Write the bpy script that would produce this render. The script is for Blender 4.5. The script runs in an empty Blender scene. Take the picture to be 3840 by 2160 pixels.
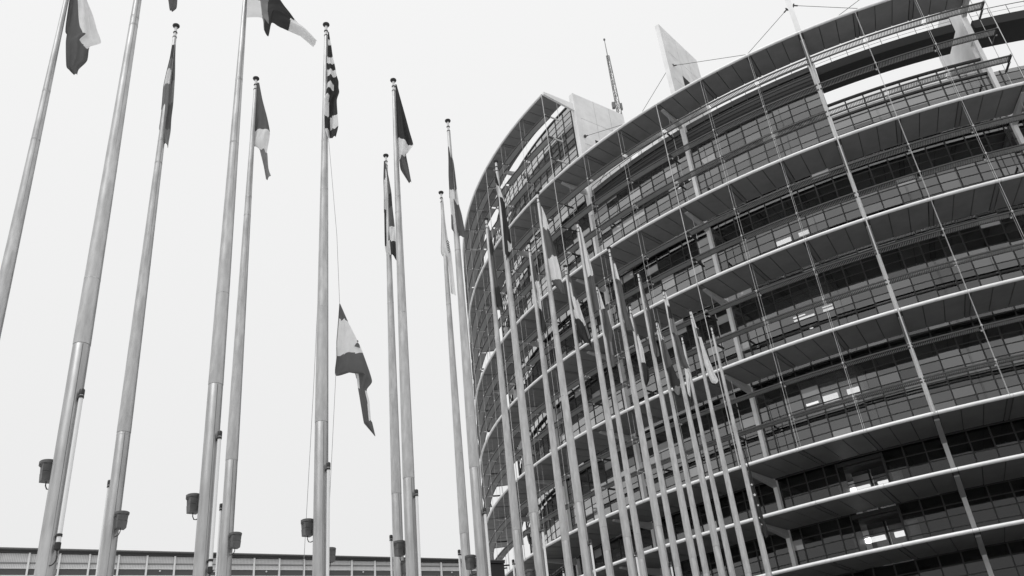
import bpy, math, random
from mathutils import Matrix, Vector

random.seed(7)
R = math.radians
scene = bpy.context.scene
col = scene.collection

# ------------------------------------------------------------------ camera
EYE = 1.65                       # eye height above the plaza
PITCH, ROLL, FPX = R(29.5955), R(6.285), 2273.8
cam_d = bpy.data.cameras.new('camera')
cam = bpy.data.objects.new('camera', cam_d)
col.objects.link(cam)
cp, sp, cr, sr = math.cos(PITCH), math.sin(PITCH), math.cos(ROLL), math.sin(ROLL)
right0, up0, fwd = Vector((1, 0, 0)), Vector((0, -sp, cp)), Vector((0, cp, sp))
cx, cy = right0 * cr - up0 * sr, right0 * sr + up0 * cr
m = Matrix((cx, cy, -fwd)).transposed().to_4x4()
m.translation = (0, 0, EYE)
cam.matrix_world = m
cam_d.sensor_width = 36
cam_d.lens = FPX / 2634.0 * 36
cam_d.clip_start = 0.05
cam_d.clip_end = 5000
scene.camera = cam

# ------------------------------------------------------------------ overcast sky (black and white film: neutral)
SUN_EL, SUN_ROT = R(61.6), R(220)
world = bpy.data.worlds.new('World')
scene.world = world
world.use_nodes = True
wn = world.node_tree
wn.nodes.clear()
sky = wn.nodes.new('ShaderNodeTexSky')
sky.sky_type = 'NISHITA'
sky.sun_disc = False
sky.sun_elevation = SUN_EL
sky.sun_rotation = SUN_ROT
sky.dust_density = 8
sky.air_density = 2
bw = wn.nodes.new('ShaderNodeRGBToBW')
wn.links.new(sky.outputs[0], bw.inputs[0])
mixn = wn.nodes.new('ShaderNodeMix')
mixn.data_type = 'FLOAT'
mixn.inputs[0].default_value = 0.93      # share of the even cloud layer
wn.links.new(bw.outputs[0], mixn.inputs[2])
# overcast cloud layer: brighter towards the zenith
geo = wn.nodes.new('ShaderNodeTexCoord')
sep = wn.nodes.new('ShaderNodeSeparateXYZ')
wn.links.new(geo.outputs['Generated'], sep.inputs[0])
mad = wn.nodes.new('ShaderNodeMath')
mad.operation = 'MULTIPLY_ADD'
mad.use_clamp = False
mad.inputs[1].default_value = 1.6
mad.inputs[2].default_value = 8.4
mx0 = wn.nodes.new('ShaderNodeMath')
mx0.operation = 'MAXIMUM'
mx0.inputs[1].default_value = 0.0
wn.links.new(sep.outputs[2], mx0.inputs[0])
wn.links.new(mx0.outputs[0], mad.inputs[0])
wn.links.new(mad.outputs[0], mixn.inputs[3])
bg = wn.nodes.new('ShaderNodeBackground')
bg.inputs[1].default_value = 0.1
wn.links.new(mixn.outputs[0], bg.inputs[0])
wo = wn.nodes.new('ShaderNodeOutputWorld')
wn.links.new(bg.outputs[0], wo.inputs[0])

sun_d = bpy.data.lights.new('sun', 'SUN')
sun_d.energy = 1.5
sun_d.angle = R(20)
sun_d.color = (1, 1, 1)
sun = bpy.data.objects.new('sun', sun_d)
col.objects.link(sun)
sd = Vector((-0.62, -0.75, 1.80)).normalized()      # towards the brighter part of the cloud
sun.rotation_euler = (-sd).to_track_quat('-Z', 'Y').to_euler()

scene.view_settings.view_transform = 'Standard'
scene.view_settings.look = 'None'
scene.view_settings.exposure = 0
scene.view_settings.gamma = 1
scene.cycles.use_denoising = True
scene.cycles.max_bounces = 8
scene.cycles.transparent_max_bounces = 12


# ------------------------------------------------------------------ materials
def mat(name, c, rough=0.6, metal=0.0, noise=0.0, scale=3.0, stretch=None, c2=None, bump=0.0, spec=0.5):
    mt = bpy.data.materials.new(name)
    mt.use_nodes = True
    nt = mt.node_tree
    b = nt.nodes['Principled BSDF']
    b.inputs['Roughness'].default_value = rough
    b.inputs['Metallic'].default_value = metal
    b.inputs['Specular IOR Level'].default_value = spec
    b.inputs['Base Color'].default_value = (c, c, c, 1)
    if noise or bump:
        tc = nt.nodes.new('ShaderNodeTexCoord')
        mp = nt.nodes.new('ShaderNodeMapping')
        nt.links.new(tc.outputs['Object'], mp.inputs[0])
        if stretch:
            mp.inputs['Scale'].default_value = stretch
        nz = nt.nodes.new('ShaderNodeTexNoise')
        nz.inputs['Scale'].default_value = scale
        nz.inputs['Detail'].default_value = 6
        nz.inputs['Roughness'].default_value = 0.62
        nt.links.new(mp.outputs[0], nz.inputs[0])
        if noise:
            rp = nt.nodes.new('ShaderNodeValToRGB')
            lo = c * (1 - noise) if c2 is None else c2
            hi = min(1, c * (1 + noise))
            rp.color_ramp.elements[0].position = 0.32
            rp.color_ramp.elements[1].position = 0.68
            rp.color_ramp.elements[0].color = (lo, lo, lo, 1)
            rp.color_ramp.elements[1].color = (hi, hi, hi, 1)
            nt.links.new(nz.outputs[0], rp.inputs[0])
            nt.links.new(rp.outputs[0], b.inputs['Base Color'])
        if bump:
            bp = nt.nodes.new('ShaderNodeBump')
            bp.inputs['Strength'].default_value = bump
            bp.inputs['Distance'].default_value = 0.02
            nt.links.new(nz.outputs[0], bp.inputs['Height'])
            nt.links.new(bp.outputs[0], b.inputs['Normal'])
    return mt


def glass_mat(name, base, tint, rough=0.0):
    """coated facade glass: fresnel mirror over a tinted see-through pane"""
    mt = bpy.data.materials.new(name)
    mt.use_nodes = True
    nt = mt.node_tree
    nt.nodes.clear()
    out = nt.nodes.new('ShaderNodeOutputMaterial')
    mx = nt.nodes.new('ShaderNodeMixShader')
    lw_ = nt.nodes.new('ShaderNodeLayerWeight')
    lw_.inputs[0].default_value = 0.5
    pw = nt.nodes.new('ShaderNodeMath')
    pw.operation = 'POWER'
    pw.inputs[1].default_value = 1.7
    fr = nt.nodes.new('ShaderNodeMath')
    fr.operation = 'MULTIPLY_ADD'
    fr.inputs[1].default_value = 1.0 - base
    fr.inputs[2].default_value = base
    nt.links.new(lw_.outputs['Facing'], pw.inputs[0])
    nt.links.new(pw.outputs[0], fr.inputs[0])
    tr = nt.nodes.new('ShaderNodeBsdfTransparent')
    tr.inputs[0].default_value = (tint, tint, tint, 1)
    gl = nt.nodes.new('ShaderNodeBsdfGlossy')
    gl.inputs['Roughness'].default_value = rough
    gl.inputs['Color'].default_value = (0.9, 0.9, 0.9, 1)
    nt.links.new(fr.outputs[0], mx.inputs[0])
    nt.links.new(tr.outputs[0], mx.inputs[1])
    nt.links.new(gl.outputs[0], mx.inputs[2])
    nt.links.new(mx.outputs[0], out.inputs[0])
    return mt


def blind_glass(name, base):
    """pane with its pale blind lowered right behind it"""
    mt = glass_mat(name, base, 0.5)
    nt = mt.node_tree
    mx = [q for q in nt.nodes if q.type == 'MIX_SHADER'][0]
    df = nt.nodes.new('ShaderNodeBsdfDiffuse')
    df.inputs[0].default_value = (0.42, 0.42, 0.42, 1)
    nt.links.new(df.outputs[0], mx.inputs[1])
    return mt


def cloth_mat(name, c):
    mt = bpy.data.materials.new(name)
    mt.use_nodes = True
    nt = mt.node_tree
    nt.nodes.clear()
    out = nt.nodes.new('ShaderNodeOutputMaterial')
    mx = nt.nodes.new('ShaderNodeMixShader')
    mx.inputs[0].default_value = 0.38
    df = nt.nodes.new('ShaderNodeBsdfDiffuse')
    tl = nt.nodes.new('ShaderNodeBsdfTranslucent')
    tc = nt.nodes.new('ShaderNodeTexCoord')
    nz = nt.nodes.new('ShaderNodeTexNoise')
    nz.inputs['Scale'].default_value = 9
    nz.inputs['Detail'].default_value = 5
    nt.links.new(tc.outputs['Object'], nz.inputs[0])
    rp = nt.nodes.new('ShaderNodeValToRGB')
    rp.color_ramp.elements[0].position = 0.3
    rp.color_ramp.elements[1].position = 0.7
    lo, hi = c * 0.94, min(0.88, c * 1.05)
    rp.color_ramp.elements[0].color = (lo, lo, lo, 1)
    rp.color_ramp.elements[1].color = (hi, hi, hi, 1)
    nt.links.new(nz.outputs[0], rp.inputs[0])
    for sh in (df, tl):
        nt.links.new(rp.outputs[0], sh.inputs[0])
    nt.links.new(df.outputs[0], mx.inputs[1])
    nt.links.new(tl.outputs[0], mx.inputs[2])
    nt.links.new(mx.outputs[0], out.inputs[0])
    return mt


def emit_mat(name, s):
    mt = bpy.data.materials.new(name)
    mt.use_nodes = True
    nt = mt.node_tree
    nt.nodes.clear()
    out = nt.nodes.new('ShaderNodeOutputMaterial')
    e = nt.nodes.new('ShaderNodeEmission')
    e.inputs[1].default_value = s
    nt.links.new(e.outputs[0], out.inputs[0])
    return mt


def mesh_panel_mat(name):
    """expanded-metal infill: fine grid of wires with dark holes"""
    mt = mat(name, 0.55, 0.5)
    nt = mt.node_tree
    b = nt.nodes['Principled BSDF']
    tc = nt.nodes.new('ShaderNodeTexCoord')
    bk = nt.nodes.new('ShaderNodeTexBrick')
    bk.offset = 0
    bk.inputs['Scale'].default_value = 1
    bk.inputs['Brick Width'].default_value = 0.075
    bk.inputs['Row Height'].default_value = 0.075
    bk.inputs['Mortar Size'].default_value = 0.018
    bk.inputs['Color1'].default_value = (0.84, 0.84, 0.84, 1)
    bk.inputs['Color2'].default_value = (0.87, 0.87, 0.87, 1)
    bk.inputs['Mortar'].default_value = (0.62, 0.62, 0.62, 1)
    nt.links.new(tc.outputs['Object'], bk.inputs[0])
    nz = nt.nodes.new('ShaderNodeTexNoise')
    nz.inputs['Scale'].default_value = 1.3
    mxr = nt.nodes.new('ShaderNodeMix')
    mxr.data_type = 'RGBA'
    mxr.blend_type = 'MULTIPLY'
    mxr.inputs[0].default_value = 0.35
    nt.links.new(bk.outputs[0], mxr.inputs[6])
    nt.links.new(nz.outputs[0], mxr.inputs[7])
    nt.links.new(mxr.outputs[2], b.inputs['Base Color'])
    return mt


M = {
    'plaza': mat('plaza_paving', 0.47, 0.85, noise=0.25, scale=0.6, bump=0.2),
    'added_dark_ground': mat('added_dark_ground', 0.022, 0.95, noise=0.3, scale=0.8),
    'soffit': mat('soffit_metal', 0.215, 0.55, noise=0.10, scale=0.9),
    'nosing': mat('pale_nosing_metal', 0.82, 0.3, noise=0.06, scale=2.0),
    'strip': mat('soffit_joint_strip', 0.17, 0.6),
    'deck': mat('canopy_deck', 0.08, 0.7),
    'frame': mat('dark_mullion', 0.022, 0.45),
    'rail': mat('louvre_edge_metal', 0.04, 0.5),
    'slat': mat('louvre_slat_metal', 0.34, 0.5),
    'rod': mat('pale_rod_steel', 0.50, 0.4),
    'arm': mat('dark_bracket_steel', 0.03, 0.5),
    'concrete': mat('pale_concrete', 0.80, 0.8, noise=0.10, scale=0.7, bump=0.1),
    'bracket': mat('bracket_paint', 0.45, 0.6),
    'concrete_dark': mat('dark_concrete_seam', 0.25, 0.85),  # darker grey backing behind the open panel joints
    'dark': mat('dark_lining', 0.012, 0.8),
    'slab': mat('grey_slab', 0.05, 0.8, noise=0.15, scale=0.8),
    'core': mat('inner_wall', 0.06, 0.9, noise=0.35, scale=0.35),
    'blind': mat('roller_blind', 0.55, 0.9),
    'louvre': mat('dark_louvre_panel', 0.03, 0.5),
    'glass': glass_mat('facade_glass', 0.12, 0.42),
    'glass_b': glass_mat('facade_glass_bright_coating', 0.165, 0.40),
    'glass_c': glass_mat('facade_glass_weak_coating', 0.085, 0.48),
    'glass_blind': blind_glass('facade_glass_with_blind_down', 0.12),
    'glass_low': glass_mat('dimmed_reflection_glass', 0.05, 0.45),  # lower storeys: mirror share cut so their dimmer reflections sit in the material
    'clear': glass_mat('clear_glass', 0.04, 0.90),
    'lamp': emit_mat('lit_ceiling_lamp', 4.5),
    'pole': mat('weathered_pole_metal', 0.47, 0.42, metal=0.7, noise=0.20, scale=6.0, stretch=(2, 2, 0.5)),
    'pole_low': mat('weathered_pole_base_metal', 0.40, 0.40, metal=0.7, noise=0.22, scale=5.0, stretch=(2, 2, 0.35)),
    'pole_band': mat('stained_pole_band', 0.41, 0.5, metal=0.4, noise=0.45, scale=20),
    'neck': mat('white_pole_neck', 0.62, 0.4),
    'black': mat('black_fitting', 0.015, 0.45),
    'grey_fit': mat('grey_fitting', 0.10, 0.55, noise=0.2, scale=14),
    'tube': mat('frosted_light_tube', 0.75, 0.15),
    'rope': mat('halyard_rope', 0.30, 0.8),
    'cable': mat('stay_cable', 0.08, 0.5),
    'lattice': mat('lattice_steel', 0.16, 0.5),
    'fascia': mat('black_roof_edge', 0.012, 0.5),
    'meshp': mesh_panel_mat('wire_mesh_panel'),
    'bframe': mat('pale_building_frame', 0.78, 0.5),
    'brail': mat('grey_building_rail', 0.22, 0.5),
    'bglass': mat('dark_strip_glass', 0.07, 0.12),
}
CLOTH = [cloth_mat('dark_flag_cloth', 0.065), cloth_mat('dark_grey_flag_cloth', 0.15),
         cloth_mat('mid_grey_flag_cloth', 0.27), cloth_mat('pale_flag_cloth', 0.84)]


# ------------------------------------------------------------------ helpers
def tag(o, label=None, cat=None, group=None, kind=None):
    for k, v in (('label', label), ('category', cat), ('group', group), ('kind', kind)):
        if v:
            o[k] = v
    return o


def empty(name, loc, rz=0.0):
    o = bpy.data.objects.new(name, None)
    o.location = loc
    o.rotation_euler = (0, 0, rz)
    o.empty_display_size = 0.3
    col.objects.link(o)
    return o


class MB:
    """collects simple solids; build() links them as one mesh object"""
    def __init__(self):
        self.v, self.f, self.mi = [], [], []

    def add(self, vs, fs, mi=0):
        n = len(self.v)
        self.v += vs
        self.f += [tuple(i + n for i in q) for q in fs]
        self.mi += [mi] * len(fs)

    def hexa(self, p):
        """eight corners: bottom four (counter-clockwise from above), top four"""
        self.add(p, [(3, 2, 1, 0), (4, 5, 6, 7), (0, 1, 5, 4), (1, 2, 6, 5), (2, 3, 7, 6), (3, 0, 4, 7)])

    def box(self, x0, x1, y0, y1, z0, z1):
        self.hexa([(x0, y0, z0), (x1, y0, z0), (x1, y1, z0), (x0, y1, z0),
                   (x0, y0, z1), (x1, y0, z1), (x1, y1, z1), (x0, y1, z1)])

    def bar(self, a, b, w, h=None):
        """square bar between two points"""
        a, b = Vector(a), Vector(b)
        h = h or w
        d = (b - a).normalized()
        u = d.cross(Vector((0, 0, 1)))
        if u.length < 1e-3:
            u = Vector((1, 0, 0))
        u.normalize()
        n = u.cross(d)
        u, n = u * w / 2, n * h / 2
        self.hexa([tuple(q) for q in (a - u - n, b - u - n, b + u - n, a + u - n,
                                      a - u + n, b - u + n, b + u + n, a + u + n)])

    def tube(self, pts, rad, n=8, cap=True):
        """tube along points; rad number or list"""
        pts = [Vector(p) for p in pts]
        rad = rad if isinstance(rad, (list, tuple)) else [rad] * len(pts)
        vs, fs = [], []
        for i, p in enumerate(pts):
            d = (pts[min(i + 1, len(pts) - 1)] - pts[max(i - 1, 0)]).normalized()
            u = d.cross(Vector((0, 0, 1)))
            if u.length < 1e-3:
                u = Vector((1, 0, 0))
            u.normalize()
            w = d.cross(u)
            for k in range(n):
                a = 2 * math.pi * k / n
                vs.append(tuple(p + u * math.cos(a) * rad[i] + w * math.sin(a) * rad[i]))
        for i in range(len(pts) - 1):
            for k in range(n):
                k2 = (k + 1) % n
                fs.append((i * n + k, i * n + k2, (i + 1) * n + k2, (i + 1) * n + k))
        if cap:
            fs.append(tuple(range(n - 1, -1, -1)))
            fs.append(tuple(range((len(pts) - 1) * n, len(pts) * n)))
        self.add(vs, fs)

    def lathe(self, prof, n=20, x=0.0, y=0.0):
        """profile of (radius, z) about a vertical axis"""
        vs, fs = [], []
        for r, z in prof:
            for k in range(n):
                a = 2 * math.pi * k / n
                vs.append((x + r * math.cos(a), y + r * math.sin(a), z))
        for i in range(len(prof) - 1):
            for k in range(n):
                k2 = (k + 1) % n
                fs.append((i * n + k, i * n + k2, (i + 1) * n + k2, (i + 1) * n + k))
        fs.append(tuple(range(n - 1, -1, -1)))
        fs.append(tuple(range((len(prof) - 1) * n, len(prof) * n)))
        self.add(vs, fs)

    def ring(self, r0, r1, z0, z1, t0, t1, step=1.14):
        """curved block about the tower axis between two bearings (degrees)"""
        n = max(1, int(round(abs(t1 - t0) / step)))
        vs, fs = [], []
        for i in range(n + 1):
            a = R(t0 + (t1 - t0) * i / n) + TH0
            c, s = math.cos(a), math.sin(a)
            vs += [(r0 * c, r0 * s, z0), (r1 * c, r1 * s, z0), (r1 * c, r1 * s, z1), (r0 * c, r0 * s, z1)]
        for i in range(n):
            b, e = i * 4, i * 4 + 4
            for j in range(4):
                j2 = (j + 1) % 4
                fs.append((b + j, b + j2, e + j2, e + j))
        fs += [(3, 2, 1, 0), (n * 4, n * 4 + 1, n * 4 + 2, n * 4 + 3)]
        self.add(vs, fs)

    def build(self, name, material, parent=None, smooth=False, loc=None):
        me = bpy.data.meshes.new(name)
        me.from_pydata(self.v, [], self.f)
        mats = material if isinstance(material, list) else [material]
        for q in mats:
            me.materials.append(q)
        if len(mats) > 1:
            me.polygons.foreach_set('material_index', self.mi)
        if smooth:
            me.polygons.foreach_set('use_smooth', [True] * len(me.polygons))
        me.update()
        o = bpy.data.objects.new(name, me)
        if loc:
            o.location = loc
        o.parent = parent
        col.objects.link(o)
        return o


def auto_smooth(o, ang=35):
    """smooth shading with sharp edges above an angle"""
    me = o.data
    me.polygons.foreach_set('use_smooth', [True] * len(me.polygons))
    me.set_sharp_from_angle(angle=R(ang))


# ------------------------------------------------------------------ the ground
mb = MB()
mb.box(-3000, 3000, -3000, 3000, -0.5, 0)
tag(mb.build('ground', M['plaza']), kind='structure')


# ------------------------------------------------------------------ the round tower
AX = Vector((44.43, 94.14))
TH0 = R(-115.262)                 # bearing from the axis towards the camera is 0 degrees
BAY = 4.56
mb = MB()
mb.ring(40.0, 78.0, -0.2, 0.006, -24, 80)  # unseen dark ground, added to cut the bounce light on the low right soffits
tag(mb.build('added_dark_ground', M['added_dark_ground'], loc=(AX.x, AX.y, 0)), kind='structure')
ROD0 = 0.22
RG = 46.15                        # glass line at the top
RO = 50.0                         # canopy edge
H = {k: v + EYE for k, v in {0: 56.60, 1: 46.66, 2: 36.59, 3: 29.89, 4: 23.14, 5: 16.41, 6: 13.05, 7: 9.70,
                             8: 6.34, 9: 2.98}.items()}
RIN = {0: 47.5, 1: 47.1, 2: 46.87, 3: 46.55, 4: 46.25, 5: 45.75, 6: 45.45, 7: 45.45, 8: 45.45, 9: 45.45}
T_LEFT, T_RIGHT = -68.2, 27.6     # built part of the drum
T_SPLIT = -27.14                  # the taller wing ends here
T_OPEN, T_END = ROD0, ROD0 + 3 * BAY

tower = empty('round_office_tower', (AX.x, AX.y, 0))
tag(tower, 'huge round glass office tower ringed by dark sunshade canopies behind the flagpoles', 'building')


def P(th, r, z):
    a = R(th) + TH0
    return (r * math.cos(a), r * math.sin(a), z)


def rg(z):
    """glass line steps back slightly from storey group to storey group"""
    return 45.2 if z < H[5] else 45.5 if z < H[4] else 45.7 if z < H[3] else 45.9 if z < H[2] else RG


CUTS = [0.0] + [H[k] for k in (5, 4, 3, 2)]


def spans(z0, z1):
    c = [z0] + [q for q in CUTS if z0 < q < z1] + [z1]
    return list(zip(c[:-1], c[1:]))


def screen(th, r, z):
    """rough picture position and depth, to find which pieces show largest"""
    q = P(th, r, z)
    v = Vector((q[0] + AX.x, q[1] + AX.y, q[2] - EYE))
    d = v.dot(fwd)
    return v.dot(cx) / d * FPX, v.dot(cy) / d * FPX, d


def seen(th, r, z):
    x, y, d = screen(th, r, z)
    facing = math.cos(R(th)) * 104.1 - r
    return abs(x) < 1330 and abs(y) < 760 and facing > 0, d / max(0.05, facing / 104.0)


def canopy_span(k):
    return (T_LEFT, T_SPLIT - 0.05) if k == 0 else (T_LEFT, 14.35) if k == 1 else (T_LEFT, T_RIGHT)


bays = [ROD0 + BAY * k for k in range(-15, 6)]
panel_jobs = []
canopies = {}
for k in range(10):
    t0, t1 = canopy_span(k)
    z, ri = H[k], RIN[k]
    d = MB()
    d.ring(ri + 0.02, RO - 0.10, z + 0.06, z + 0.24, t0, t1)
    canopies[k] = c = d.build('canopy', M['deck'], tower)
    for tb in bays:
        if tb - 0.2 < t0 - 0.3 or tb + BAY > t1 + 1.2:
            continue
        # joint strip at the rod, then three soffit panels
        e0, e1 = tb - 0.19, tb + 0.19
        m_ = MB()
        m_.ring(ri, RO - 0.11, z - 0.012, z + 0.055, e0 + 0.045, e1 - 0.045, 0.4)
        m_.build('joint_strip', M['strip'], c)
        w = (BAY - 0.38) / 3
        for j in range(3):
            a0, a1 = e1 + j * w + 0.03, e1 + (j + 1) * w - 0.03
            if a0 > t1:
                continue
            ok, dist = seen((a0 + a1) / 2, 48.5, z)
            panel_jobs.append((0 if ok else 1, dist, k, a0, min(a1, t1)))
        n_ = MB()
        # rounded pale nosing, one length per bay
        for q0, q1 in ((tb - 0.19, tb + 0.18), (tb + 0.20, tb + BAY - 0.20)):
            pts = [P(q0 + (min(q1, t1) - q0) * i / 4, RO - 0.05, z + 0.10) for i in range(5)]
            n_.tube(pts, 0.115, 10)
        auto_smooth(n_.build('nosing', M['nosing'], c), 50)
panel_jobs.sort()
rest = MB()
for i, (bad, dist, k, a0, a1) in enumerate(panel_jobs):
    tgt = MB() if i < 300 else rest
    dz = random.uniform(-0.004, 0.004)
    tgt.ring(RIN[k], RO - 0.11, H[k] + dz, H[k] + 0.055, a0, a1, 0.75)
    if i < 300:
        tgt.build('soffit_panel', M['soffit'], canopies[k])
tag(rest.build('soffit_panels', M['soffit'], tower), kind='stuff')

# end beam of the upper canopy
b_ = MB()
b_.hexa([P(T_SPLIT - 0.04, 46.2, H[0] - 0.55), P(T_SPLIT - 0.04, 49.95, H[0] - 0.05), P(T_SPLIT + 0.22, 49.95, H[0] - 0.05), P(T_SPLIT + 0.22, 46.2, H[0] - 0.55),
         P(T_SPLIT - 0.04, 46.2, H[0] + 0.30), P(T_SPLIT - 0.04, 49.95, H[0] + 0.26), P(T_SPLIT + 0.22, 49.95, H[0] + 0.26), P(T_SPLIT + 0.22, 46.2, H[0] + 0.30)])
b_.build('end_beam', M['concrete'], tower)

# louvre rails between the canopies
RAILS = [(54.14, T_LEFT, T_SPLIT), (51.60, T_LEFT, T_SPLIT), (49.10, T_LEFT, T_SPLIT),
         (44.12, T_LEFT, T_END - 0.02), (41.60, T_LEFT, T_END - 0.02), (39.10, T_LEFT, T_END - 0.02),
         (34.36, T_LEFT, T_RIGHT), (32.11, T_LEFT, T_RIGHT), (27.64, T_LEFT, T_RIGHT), (25.40, T_LEFT, T_RIGHT),
         (20.92, T_LEFT, T_RIGHT), (18.68, T_LEFT, T_RIGHT)]
for zz, t0, t1 in RAILS:
    z = zz + EYE
    o = MB()
    o.ring(49.94, 50.02, z - 0.05, z + 0.04, t0, t1)
    o.ring(49.34, 49.41, z - 0.05, z + 0.05, t0, t1)
    rl = o.build('louvre_rail', M['rail'], tower)
    s_ = MB()
    for tb in bays:
        for q in range(36):
            t = tb + 0.22 + (BAY - 0.44) * q / 35
            if t < t0 or t > t1 - 0.05:
                continue
            a = R(t) + TH0
            c, s = math.cos(a), math.sin(a)
            w = 0.019
            p = []
            for zq in (z - 0.055, z + 0.035):
                p += [(49.40 * c + w * s, 49.40 * s - w * c, zq), (49.94 * c + w * s, 49.94 * s - w * c, zq),
                      (49.94 * c - w * s, 49.94 * s + w * c, zq), (49.40 * c - w * s, 49.40 * s + w * c, zq)]
            s_.hexa(p)
    tag(s_.build('slats', M['slat'], rl), kind='stuff')
    e = MB()
    e.bar(P(t1 - 0.03, 49.3, z), P(t1 - 0.03, 50.05, z), 0.10, 0.16)
    e.build('end_plate', M['rail'], rl)

# hanger rods, clamps and the ladders at the piers
for i, tb in enumerate(bays):
    k = i - 15
    top = H[0] if tb < T_SPLIT + 0.5 else H[1] if tb < 14.2 else H[2]
    rails = [zz + EYE for zz, t0, t1 in RAILS if t0 - 0.1 < tb < t1 + 0.1]
    pier = k % 3 == 0
    spec = [(tb, 50.06, 0.013), (tb + 0.04, 49.62, 0.009)]
    if pier:
        spec = [(tb, 50.10, 0.045)] if k == 0 else [(tb, 50.10, 0.028), (tb, 48.35, 0.020)]
    rod = None
    for tq, rq, wq in spec:
        o = MB()
        o.tube([P(tq, rq, H[5]), P(tq, rq, top)], wq, 8)
        ro_ = o.build('hanger_rod', M['rod'], tower)
        rod = rod or ro_
    cl = MB()
    for z in rails:
        cl.lathe([(0.03, z - 0.07), (0.055, z - 0.04), (0.065, z), (0.055, z + 0.05), (0.03, z + 0.07)], 8, *P(tb, 50.04, 0)[:2])
        q = P(tb, 49.38, 0)
        cl.lathe([(0.03, z - 0.13), (0.06, z - 0.11), (0.06, z - 0.05), (0.03, z - 0.03)], 8, q[0], q[1])
    if rails:
        tag(cl.build('clamps', M['rod'], rod), kind='stuff')
    if pier and k != 0:
        for z in rails:
            a_ = MB()
            a_.bar(P(tb, 49.30, z - 0.02), P(tb, 48.30, z - 0.02), 0.10, 0.13)
            a_.build('bracket_arm', M['rod'] if tb < -27 and z > H[1] else M['arm'], rod)

# piers and the radial concrete fins above them
for k in range(-12, 6, 3):
    tb = ROD0 + BAY * k
    left = tb < T_SPLIT + 0.5
    half = 0.17
    o = MB()
    for q0, q1 in spans(0, 43.9 + EYE):
        ra = rg((q0 + q1) / 2)
        rb = ra + 0.34
        o.hexa([P(tb - half, ra, q0), P(tb + half, ra, q0), P(tb + half, rb, q0), P(tb - half, rb, q0)][::-1] +
               [P(tb - half, ra, q1), P(tb + half, ra, q1), P(tb + half, rb, q1), P(tb - half, rb, q1)][::-1])
    pr = o.build('pier', M['concrete'], tower)
    # canopy beams reaching out from the pier
    for kk in range(0 if left and tb < T_SPLIT - 1 else 1, 10):
        if kk == 1 and tb > 14.3:
            continue
        bm = MB()
        z = H[kk]
        bm.hexa([P(tb - 0.20, rg(z - 0.5) + 0.35, z - 0.50), P(tb + 0.20, rg(z - 0.5) + 0.35, z - 0.50), P(tb + 0.17, 49.2, z - 0.12), P(tb - 0.17, 49.2, z - 0.12),
                 P(tb - 0.20, rg(z - 0.5) + 0.35, z - 0.02), P(tb + 0.20, rg(z - 0.5) + 0.35, z - 0.02), P(tb + 0.17, 49.2, z - 0.02), P(tb - 0.17, 49.2, z - 0.02)])
        bm.build('bracket_beam', M['bracket'], pr)
    if tb > 14.3 or tb < -30:
        continue
    # fin: stacked panels with open joints, thick pale outer edge
    fin = MB()
    w = 0.22 if not left else 0.30
    fin.hexa([P(tb - w - 0.03, 45.75, 43.9 + EYE), P(tb - w - 0.03, 46.35, 43.9 + EYE), P(tb + w + 0.03, 46.35, 43.9 + EYE), P(tb + w + 0.03, 45.75, 43.9 + EYE),
              P(tb - w - 0.03, 45.75, 58.2 + EYE), P(tb - w - 0.03, 46.35, 58.2 + EYE), P(tb + w + 0.03, 46.35, 58.2 + EYE), P(tb + w + 0.03, 45.75, 58.2 + EYE)])
    fo = fin.build('fin_wall', M['concrete'], tower)
    ztop = 58.25 if k < 3 else 50.0
    if k == 3:
        continue
    rs = [39.7, 41.7, 43.7, 45.74]
    zs = [38.0, 42.0, 46.0, 49.1, 52.2, 55.3, ztop]
    for a in range(3):
        for b in range(6):
            pn = MB()
            g = 0.02
            r0, r1, z0, z1 = rs[a] + g, rs[a + 1] - g, zs[b] + EYE + g, zs[b + 1] + EYE - g
            jt = random.uniform(-0.0006, 0.0006)
            ww = w + jt
            pn.hexa([P(tb - ww, r0, z0), P(tb - ww, r1, z0), P(tb + ww, r1, z0), P(tb + ww, r0, z0),
                     P(tb - ww, r0, z1), P(tb - ww, r1, z1), P(tb + ww, r1, z1), P(tb + ww, r0, z1)])
            pn.build('fin_panel', M['concrete'], fo)
    jb = MB()
    jb.hexa([P(tb - w * 0.9, 39.75, 38.1 + EYE), P(tb - w * 0.9, 45.75, 38.1 + EYE), P(tb + w * 0.9, 45.75, 38.1 + EYE), P(tb + w * 0.9, 39.75, 38.1 + EYE),
             P(tb - w * 0.9, 39.75, ztop + EYE - 0.04), P(tb - w * 0.9, 45.75, ztop + EYE - 0.04), P(tb + w * 0.9, 45.75, ztop + EYE - 0.04), P(tb + w * 0.9, 39.75, ztop + EYE - 0.04)])
    jb.build('joint_backing', M['concrete_dark'], fo)
    if k in (-3, -6):
        # dark triangular opening lined in black, a few millimetres proud of the panels
        to = tb + w + 0.006
        tri = [(43.9, 53.6), (43.95, 51.9), (42.3, 53.5)] if k == -3 else [(44.35, 53.15), (44.35, 52.3), (43.5, 53.2)]
        tm = MB()
        vs = [P(to, r, z + EYE) for r, z in tri] + [P(to - 0.02, r, z + EYE) for r, z in tri]
        tm.add(vs, [(0, 1, 2), (5, 4, 3), (0, 3, 4, 1), (1, 4, 5, 2), (2, 5, 3, 0)])
        tm.build('triangular_opening', M['dark'], fo)
# right-hand fin, only a low wall under the last canopy
o = MB()
o.hexa([P(13.68, 40.0, 38.2 + EYE), P(13.68, 45.74, 38.2 + EYE), P(14.12, 45.74, 38.2 + EYE), P(14.12, 40.0, 38.2 + EYE),
        P(13.68, 40.0, 49.5 + EYE), P(13.68, 45.74, 49.5 + EYE), P(14.12, 45.74, 49.5 + EYE), P(14.12, 40.0, 49.5 + EYE)])
o.build('fin_wall', M['concrete'], tower)

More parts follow.
